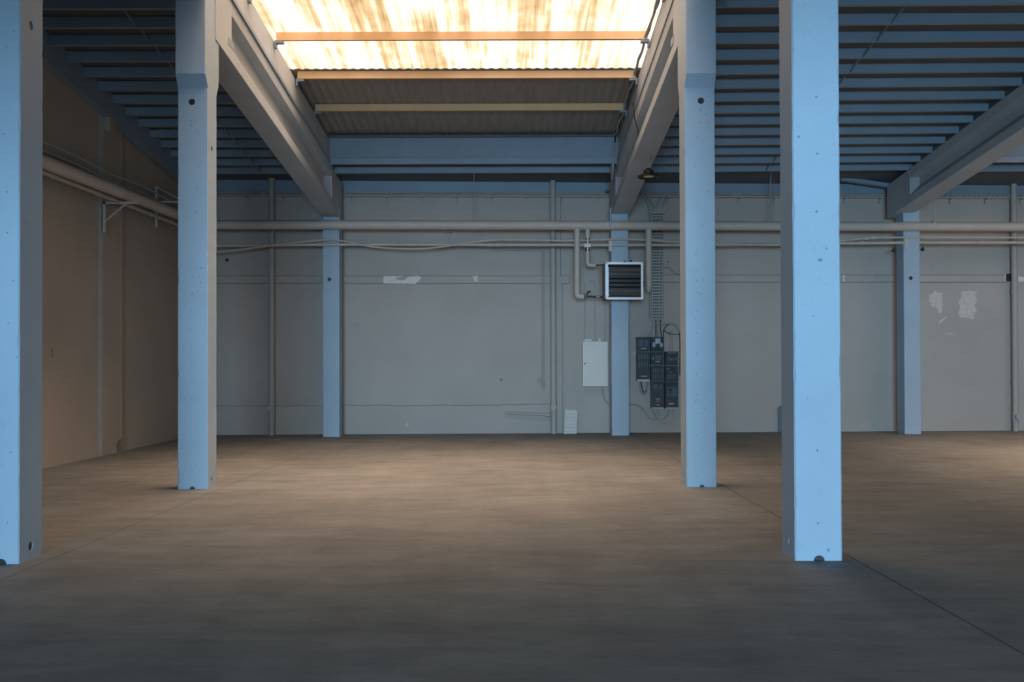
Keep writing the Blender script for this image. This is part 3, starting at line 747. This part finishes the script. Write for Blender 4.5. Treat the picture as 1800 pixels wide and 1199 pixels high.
# supply and return legs
PO = 1.0
t = thing('branch_pipe', tuple(wp(1014, 522, PO)), 'thick grey branch pipe dropping left of the unit heater and bending towards its foot', 'pipe')
MB().tube(bendpath([wp(1014.5, 399, PO), wp(1014.5, 521, PO), wp(1026, 521.3, PO)], 0.16), 0.064, 16).build('pipe_run', M['pipe'], t)
MB().tube([wp(1024, 521, PO), wp(1062, 522, PO)], 0.02, 10).build('thin_pipe', M['black'], t)
m = MB(); c = wp(1030, 521, PO); m.rbox(c, 0.07, 0.06, 0.07); m.tube([c, wp(1034, 514, PO)], 0.015, 8); m.tube([wp(1032, 514, PO), wp(1038, 512, PO)], 0.022, 8); m.tube([wp(1025, 516, PO), wp(1026, 522, PO)], 0.02, 8)
m.build('valve', M['black'], t)
MB().tube([wp(1048, 521.5, PO), wp(1054, 521.7, PO)], 0.03, 10).build('union', M['copper'], t)
t = thing('branch_pipe', tuple(wp(1032, 467, PO)), 'short grey branch pipe with a valve dropping to the top left of the unit heater', 'pipe')
MB().tube([wp(1033, 402, PO), wp(1033, 419, PO)], 0.05, 14).build('pipe_run', M['pipe'], t)
MB().tube([wp(1033, 418, PO), wp(1033, 443, PO)], 0.026, 12).build('thin_pipe', M['chain'], t)
m = MB(); m.wbox(1027, 428, 1038.5, 434.5, PO-.05, PO+.06); m.build('valve', M['white'], t, bevel=0.006)
for y_ in (420.5, 440): MB().tube([wp(1029, y_, PO), wp(1036.5, y_, PO)], .021, 8).build('valve_nut', M['black'], t)
MB().tube(bendpath([wp(1033, 442, PO), wp(1033, 466.5, PO), wp(1047, 466.5, PO)], 0.12), 0.046, 14).build('lower_pipe', M['pipe'], t)
MB().tube([wp(1046, 466.5, PO), wp(1062, 465.5, PO)], 0.014, 8).build('thin_hose', M['black'], t)
tag(MB().tube([wp(1140, 399, PO), wp(1140, 500, PO), wp(1140, 508, PO), wp(1140, 512, PO), wp(1140, 514, PO)], [0.068, 0.068, 0.062, 0.045, 0.015], 16).build('branch_pipe', M['pipe']),
    'straight thick grey branch pipe with a rounded end, right of the unit heater', 'pipe')

# ------------------------------------------------------------------ cable ladder and cables
t = thing('cable_ladder', tuple(wp(1156, 560, .1)), 'vertical perforated cable ladder on the back wall above the fuse boards', 'cable ladder')
m = MB(); m.wbox(1144.5, 375, 1147, 563, .05, .10); m.wbox(1165, 375, 1167, 563, .05, .10); m.wbox(1158.5, 375, 1160, 563, .05, .09); m.build('rail', M['wpipe'], t)
m = MB()
y = 378
while y < 562: m.wbox(1146.5, y, 1165.5, y+1.6, .05, .075); y += 5.2
m.build('rung', M['pipe'], t)
for x_ in (1149, 1152.5, 1156, 1162): MB().tube([wp(x_, 376, .035), wp(x_, 562, .035)], .014, 8).build('inner_cable', M['mid'], t)
P = [wp(a, b, .12) for a, b in ((1144, 375.5), (1168, 375.5), (1181, 362), (1180, 359), (1172, 360), (1148, 360), (1152, 362))]
P = [wp(a, b, .14) for a, b in ((1144, 375.5), (1168, 375.5), (1183, 361), (1153, 360))]
MB().prism(P, (0, .1, 0)).build('cover_plate', M['wpipe'], t)
for i, (pts, lab) in enumerate(((((1127, 339), (1136, 350), (1141, 366), (1143, 400), (1143, 470), (1143.5, 560)), 'outermost grey cable swinging from the tray down beside the cable ladder'),
                 (((1134, 339), (1143, 351), (1149, 363), (1150, 372)), 'second grey cable curving from the tray into the ladder top, from the left'),
                 (((1168, 339), (1160, 350), (1156, 360), (1155, 368)), 'grey cable curving from the tray into the ladder top, from the right'),
                 (((1176, 339), (1170, 350), (1166, 360), (1164, 366)), 'rightmost grey cable curving from the tray into the ladder top'))):
    tag(MB().tube(smooth_path([wp(a, b, .17) for a, b in pts]), 0.018, 8).build('cable', M['cable']), lab, 'cable')
# cables between ladder and boards
gc = 'cables between ladder and fuse boards'
for pts, r, m_, lab in (
    (((1149, 562), (1148, 575), (1143, 586), (1139, 592)), .016, 'cable', 'grey cable from the ladder foot to the upper left fuse board'),
    (((1153, 562), (1153, 592)), .011, 'black', 'leftmost straight dark cable from the ladder foot to the shiny board'),
    (((1157, 562), (1157, 592)), .011, 'cable', 'straight grey cable from the ladder foot to the shiny fuse board'),
    (((1161, 562), (1161, 575), (1163, 592)), .011, 'black', 'straight dark cable from the ladder foot to the shiny fuse board, rightmost'),
    (((1146, 563), (1152, 568), (1170, 569), (1184, 570), (1192, 577), (1196, 586)), .018, 'cable', 'grey cable arching to the right over the fuse boards'),
    (((1166, 580), (1175, 586), (1188, 588), (1200, 586)), .008, 'black', 'thin black cable sagging right of the ladder foot'),
    (((1166, 592), (1167, 580), (1172, 573), (1180, 569), (1190, 575), (1195, 590), (1195, 660)), .010, 'black', 'black cable looping down the right side of the fuse boards'),
    (((1178, 580), (1178, 600), (1178, 616)), .007, 'copper', 'thin reddish wire dropping to the right fuse board'),
    (((1182, 582), (1182, 600), (1183, 616)), .007, 'cable', 'thin grey wire dropping to the right fuse board'),
    (((1125, 671), (1126, 685), (1131, 694), (1137, 686), (1139, 671)), .016, 'cable', 'pale cable loop below the left fuse board'),
    (((1127, 671), (1129, 684), (1133, 690), (1137, 683), (1138, 671)), .012, 'black', 'black cable loop below the left fuse board'),
    (((1148, 719), (1150, 728), (1158, 737), (1168, 736), (1175, 727), (1176, 719)), .015, 'cable', 'grey cable loop below the fuse boards, inner one'),
    (((1151, 719), (1154, 729), (1164, 740), (1174, 744), (1184, 736), (1187, 719)), .018, 'pipe', 'pale thick cable loop below the fuse boards, lowest one'),
    (((1167, 470), (1176, 470), (1181, 474), (1187, 480), (1196, 481), (1210, 480)), .012, 'wpipe', 'thin cable leaving the ladder to the right at heater height')):
    tag(MB().tube(smooth_path([wp(a, b, .10) for a, b in pts]), r, 8).build('cable', M[m_]), lab, 'cable', gc)

# ------------------------------------------------------------------ fuse boards
def board(x0, y0, x1, y1, label, items, shiny=False):
    t = thing('fuse_board', tuple(wp((x0+x1)/2, y1, .1)), label, 'fuse board', 'dark fuse boards on the back wall')
    m = MB(); m.wbox(x0, y0, x0+1.2, y1, 0, .2); m.wbox(x1-1.2, y0, x1, y1, 0, .2); m.wbox(x0, y0, x1, y0+1.4, 0, .2); m.wbox(x0, y1-1.4, x1, y1, 0, .2); m.wbox(x0, y0, x1, y1, 0, .03)
    m.build('housing', M['dark'], t, bevel=0.003)
    for nm, a, b, c, d, mm, o in items:
        m = MB(); m.wbox(a, b, c, d, .03, o); m.build(nm, M[mm], t)
    m = MB(); m.wbox(x0+1, y0+1, x1-1, y1-1, .185, .195); m.build('clear_cover', M['glass'], t)
    return t
def breakers(x0, x1, y0, y1, n, m='mid', o=.12):
    return [('breaker', x0+(x1-x0)*k/n+.4, y0, x0+(x1-x0)*(k+1)/n-.4, y1, m, o) for k in range(n)]
board(1119.5, 592.5, 1142.5, 618, 'upper left dark fuse board, beside the shiny one', [('label_plate', 1127, 611.5, 1136, 613.5, 'white', .14), ('fuse_base', 1122, 597, 1131, 609, 'mid', .1), ('fuse_base', 1132, 597, 1140, 609, 'mid', .1)])
board(1119.5, 619, 1142.5, 670, 'tall lower left dark fuse board with the cable loop hanging below', breakers(1122, 1140, 622, 632, 4)+breakers(1122, 1140, 636, 646, 4)+[('label_plate', 1127, 660.5, 1137, 662.5, 'white', .14), ('cable_entry', 1120, 667, 1142, 670.5, 'pipe', .205)])
board(1144.5, 592.5, 1167.5, 618, 'shiny dark fuse board right under the cable ladder', [('bare_terminal', 1152, 595, 1161, 604, 'frame', .14), ('bare_terminal', 1147, 602, 1152, 610, 'chain', .14), ('bare_terminal', 1160, 603, 1165, 610, 'chain', .14), ('fuse_base', 1150, 608, 1162, 616, 'black', .1)])
board(1144.5, 619, 1167.5, 642, 'dark fuse board with round meter, below the shiny one', [('meter', 1151, 625, 1162, 634, 'mid', .14), ('label_plate', 1152, 635, 1160, 637, 'white', .15), ('indicator', 1147, 628, 1149, 632, 'white', .12), ('indicator', 1164, 628, 1166, 632, 'mid', .12)])
board(1144.5, 643, 1167.5, 669, 'dark fuse board full of breakers in the middle column of boards', breakers(1147, 1166, 647, 656, 5)+breakers(1147, 1166, 658, 666, 5))
board(1144.5, 670, 1167.5, 718, 'tall dark fuse board with an orange red switch, bottom of the middle column', [('fuse_base', 1148, 676, 1156, 684, 'mid', .12), ('fuse_base', 1158, 677, 1165, 683, 'mid', .12), ('red_switch', 1153.5, 702.5, 1159.5, 707.5, 'red', .15), ('label_plate', 1152.5, 700.5, 1160, 702, 'white', .15), ('indicator', 1155, 710, 1158, 713, 'white', .12), ('cable_entry', 1145, 716.5, 1167, 718.5, 'pipe', .205)])
board(1169.5, 618, 1192.5, 642, 'upper right dark fuse board of the right column', [('label_plate', 1174, 619.8, 1190, 621.2, 'white', .15), ('meter', 1172, 627, 1179, 634, 'mid', .12), ('fuse_base', 1183, 628, 1191, 634, 'mid', .13), ('indicator', 1180, 631, 1182, 633.5, 'white', .12)])
board(1169.5, 643, 1192.5, 670, 'dark fuse board with scattered indicators, middle of the right column', breakers(1172, 1190, 658, 667, 4)+[('indicator', 1173, 648, 1176, 650, 'white', .12), ('indicator', 1178, 653, 1181, 655, 'white', .12), ('indicator', 1184, 657, 1186, 659, 'white', .12)])
board(1169.5, 671, 1192.5, 718, 'tall dark fuse board with a rotary handle, bottom of the right column', [('handle_plate', 1173, 680, 1190, 697, 'mid', .10), ('rotary_handle', 1176, 683, 1181, 686, 'black', .16), ('rotary_handle', 1178, 683, 1179.5, 695, 'black', .16), ('label_plate', 1175, 708.5, 1185, 711.5, 'white', .15), ('cable_entry', 1170, 716.5, 1192, 718.5, 'pipe', .205)])
m = MB(); m.wbox(1114.5, 619, 1116.5, 622, 0, .06); m.wbox(1112.5, 621, 1114, 624, 0, .06)
tag(m.build('wall_switch', M['white']), 'tiny pale switch on the wall between column and left fuse board', 'switch')

# ------------------------------------------------------------------ leaning corrugated board
A = wp(990.5, 761, .28); B = wp(1013.5, 761, .28); C_ = wp(1015, 720, .06); D = wp(993, 719, .06)
m = MB(); n = 14; vs = []; fs = []
A.z = B.z = 0.005
for i in range(n+1):
    t_ = i/n; l = A.lerp(D, t_); r = B.lerp(C_, t_); o = 0.018 if i % 2 else -0.0
    for p in (l, r): vs.append(p+Vector((0, -o-.03, 0)))
    for p in (r, l): vs.append(p+Vector((0, -o+.0, 0)))
for i in range(n):
    k = i*4
    for q in range(4): fs.append((k+q, k+(q+1) % 4, k+4+(q+1) % 4, k+4+q))
fs += [(3, 2, 1, 0), tuple(range(n*4, n*4+4))]
m._add(vs, fs)
tag(m.build('corrugated_board', M['foam']), 'small white corrugated foam board leaning on the back wall beside the downpipe', 'board')
# dark panel mostly hidden by the frontmost column
m = MB(); m.wbox(1368.5, 716, 1392, 759, .03, .08); m.wbox(1371, 713.5, 1390, 716, .03, .08)
m.v = [Vector((v.x, v.y, max(v.z, 0.0) if v.z > 0.12 else 0.0)) for v in m.v]
tag(m.build('panel', M['mid'], bevel=0.01), 'dark grey panel standing at the back wall, mostly hidden behind the frontmost column', 'panel')
m = MB(); m.wbox(1771.5, 481, 1779, 494, 0, .12)
tag(m.build('bracket', M['black']), 'small black bracket on the wall left of the right downpipe', 'bracket')
for x, y in ((1572, 440), (1623, 438)):
    m = MB(); m.wbox(x-3, y-1, x+3, y+1.2, .75, .84); m.wbox(x-1, y-4, x+1, y+3, .75, .82)
    tag(m.build('clamp', M['black']), 'small dark clamp on the %s side of the far right column, below the thin pipes' % ('left' if x < 1600 else 'right'), 'clamp')
m = MB(); m.wbox(786, 405, 793, 408, 0.0, .2); m.wbox(788.5, 408, 790.5, 419, .05, .1)
tag(m.build('pipe_support', M['wpipe']), 'small grey pipe support on the back wall under the thick pipe, in the centre bay', 'bracket')

# ------------------------------------------------------------------ hanging lamp
YLp = 17.8
c = at(1140, 311, YLp)
t = thing('pendant_lamp', tuple(c), 'round bronze pendant lamp hanging on a chain below the middle roof beam, unlit', 'lamp')
MB().lathe([(0.0, 0.03), (0.10, 0.03), (0.19, 0.0), (0.2, -0.01), (0.2, 0.012), (0.12, 0.055), (0.09, 0.06), (0.0, 0.06)], c, 28).build('shade', M['bronze'], t)
m = MB()
m.lathe([(0.0, 0.055), (0.075, 0.055), (0.085, 0.07), (0.085, 0.11), (0.05, 0.125), (0.05, 0.15), (0.0, 0.15)], c, 20)
for k in range(10):
    a = k*PI/5; m.rbox(c+Vector((0.08*math.cos(a), 0.08*math.sin(a), 0.09)), 0.03, 0.006, 0.06, a)
m.build('heat_sink', M['bronze'], t)
MB().lathe([(0.0, 0.0), (0.09, 0.0), (0.10, 0.02), (0.0, 0.028)], c, 20).build('lens', M['lens'], t)
top = at(1140, 262, YLp); m = MB(); n = 14
for k in range(n):
    p = (c+Vector((0, 0, .16))).lerp(top, (k+.5)/n); L_ = (top.z-c.z-.16)/n*0.75
    d = Vector((1, 0, 0)) if k % 2 else Vector((0, 1, 0))
    m.tube([p+d*0.012*math.cos(a*PI/4)+Vector((0, 0, L_*math.sin(a*PI/4))) for a in range(8)], 0.0045, 5, closed=True)
m.build('chain', M['chain'], t)
MB().tube([top+Vector((-0.30, 0, 0.02)), top+Vector((0, 0, 0.02)), top+Vector((0, 0, -0.03))], 0.010, 6).build('hook_arm', M['black'], t)
# cables on the beams and kerbs
tag(MB().tube(smooth_path([at(1113, 178, 16.6), at(1115, 205, 16.9), at(1122, 232, 17.2), at(1121, 248, 17.5), at(1123, 262, YLp), top+Vector((0, 0, .03))]), 0.008, 6).build('cable', M['black']),
    'thin black cable crossing the middle roof beam down to the pendant lamp', 'cable')
for k, (dx, dz, r) in enumerate(((-0.05, 0.03, .022), (-0.03, 0.09, .014))):
    pts = []
    for i in range(30):
        y = 13.0+i*7.6/29; pts.append(Vector((2.20+dx+random.uniform(-.02, .02), y, 8.30-0.1*y+dz+random.uniform(-.03, .03))))
    pts += [at(1078, 290, 20.5), at(1077, 315, 20.9)] if k == 0 else [at(1081, 250, 20.4)]
    tag(MB().tube(smooth_path(pts, 2), r, 8).build('cable', M['black' if k else 'cable']), ('thick' if k == 0 else 'thin dark') + ' cable along the right edge of the roof light', 'cable')
tag(MB().tube(smooth_path([at(1078, 270, 20.48), at(1075, 300, 20.9), at(1075.5, 322, 21.5), at(1072, 333, 21.9), at(1065, 336, 22.3)]), 0.024, 8).build('cable', M['wpipe']),
    'grey cable dropping from the roof light edge to the cable tray', 'cable')
tag(MB().tube(bendpath([at(1080, 362, 21.6), at(1078, 366, 21.6), at(1073, 366, 21.6), at(1073, 400, 21.6)], .05), 0.014, 8).build('conduit', M['blue']),
    'thin blue conduit on the left edge of the far middle column top', 'conduit')
# square pocket near the start of each beam beside the roof light
for X, px, py, nm in ((-3.77, 406, 77, 0), (2.20, 1182, 72, 1)):
    p = lw(px, py, X); e = 0.004 if X < 0 else -0.004
    b = [o for o in COL.objects if o.name.startswith('roof_beam')][nm]
    MB().box(min(X-.001*(1 if X < 0 else -1), X+e), max(X-.001*(1 if X < 0 else -1), X+e), p.y-0.13, p.y+0.13, p.z-0.05, p.z+0.05).build('pocket_plate', M['steel'], b)
# worn spots of the columns: rows of small tie marks and scratches
cols = sorted([o for o in COL.objects if o.name.startswith('concrete_column')], key=lambda o: o.name)
def marks(o, Y, pts):
    m = MB()
    for px, py, r in pts:
        p = at(px, py, Y); m.prism([p+Vector((r*math.cos(k*PI/4)*random.uniform(.7, 1.2), 0, -r*math.sin(k*PI/4)*random.uniform(.7, 1.3))) for k in range(8)], (0, 0.01, 0))
    m.build('tie_marks', M['worn'], o)
R_s = random.uniform
marks(cols[2], 12.377, [(337+R_s(-1, 1), y+R_s(-2, 2), .007) for y in range(455, 850, 31)]+[(318+R_s(-1, 2), y+R_s(-3, 3), .007) for y in range(465, 840, 46)]+[(346+R_s(-8, 8), R_s(190, 560), .008) for k in range(12)]+[(333+R_s(-4, 10), R_s(195, 222), .006) for k in range(8)])
marks(cols[3], 12.437, [(1225+R_s(-1, 1), y+R_s(-2, 2), .007) for y in range(440, 850, 36)]+[(1232+R_s(-14, 14), R_s(190, 780), .008) for k in range(14)]+[(1232, 193, .012)])
marks(cols[1], 7.697, [(1437+R_s(-2, 2), y, .009) for y in (170, 270, 372, 457, 792, 920)]+[(1443, 457, .014), (1456, 967, .012), (1453, 437, .008), (1404, 240, .01), (1430, 555, .006), (1420, 700, .005)])
marks(cols[0], 7.667, [(R_s(2, 30), R_s(50, 950), .006) for k in range(10)])
for px, yt, lab in ((1354, 295, 'left'), (1361, 300, 'right')):
    tag(MB().tube([wp(px, yt, .5), wp(px, 386, .5)], 0.006, 6).build('wire', M['cable']), 'thin vertical wire beside the frontmost column near the ceiling, %s one' % lab, 'wire')
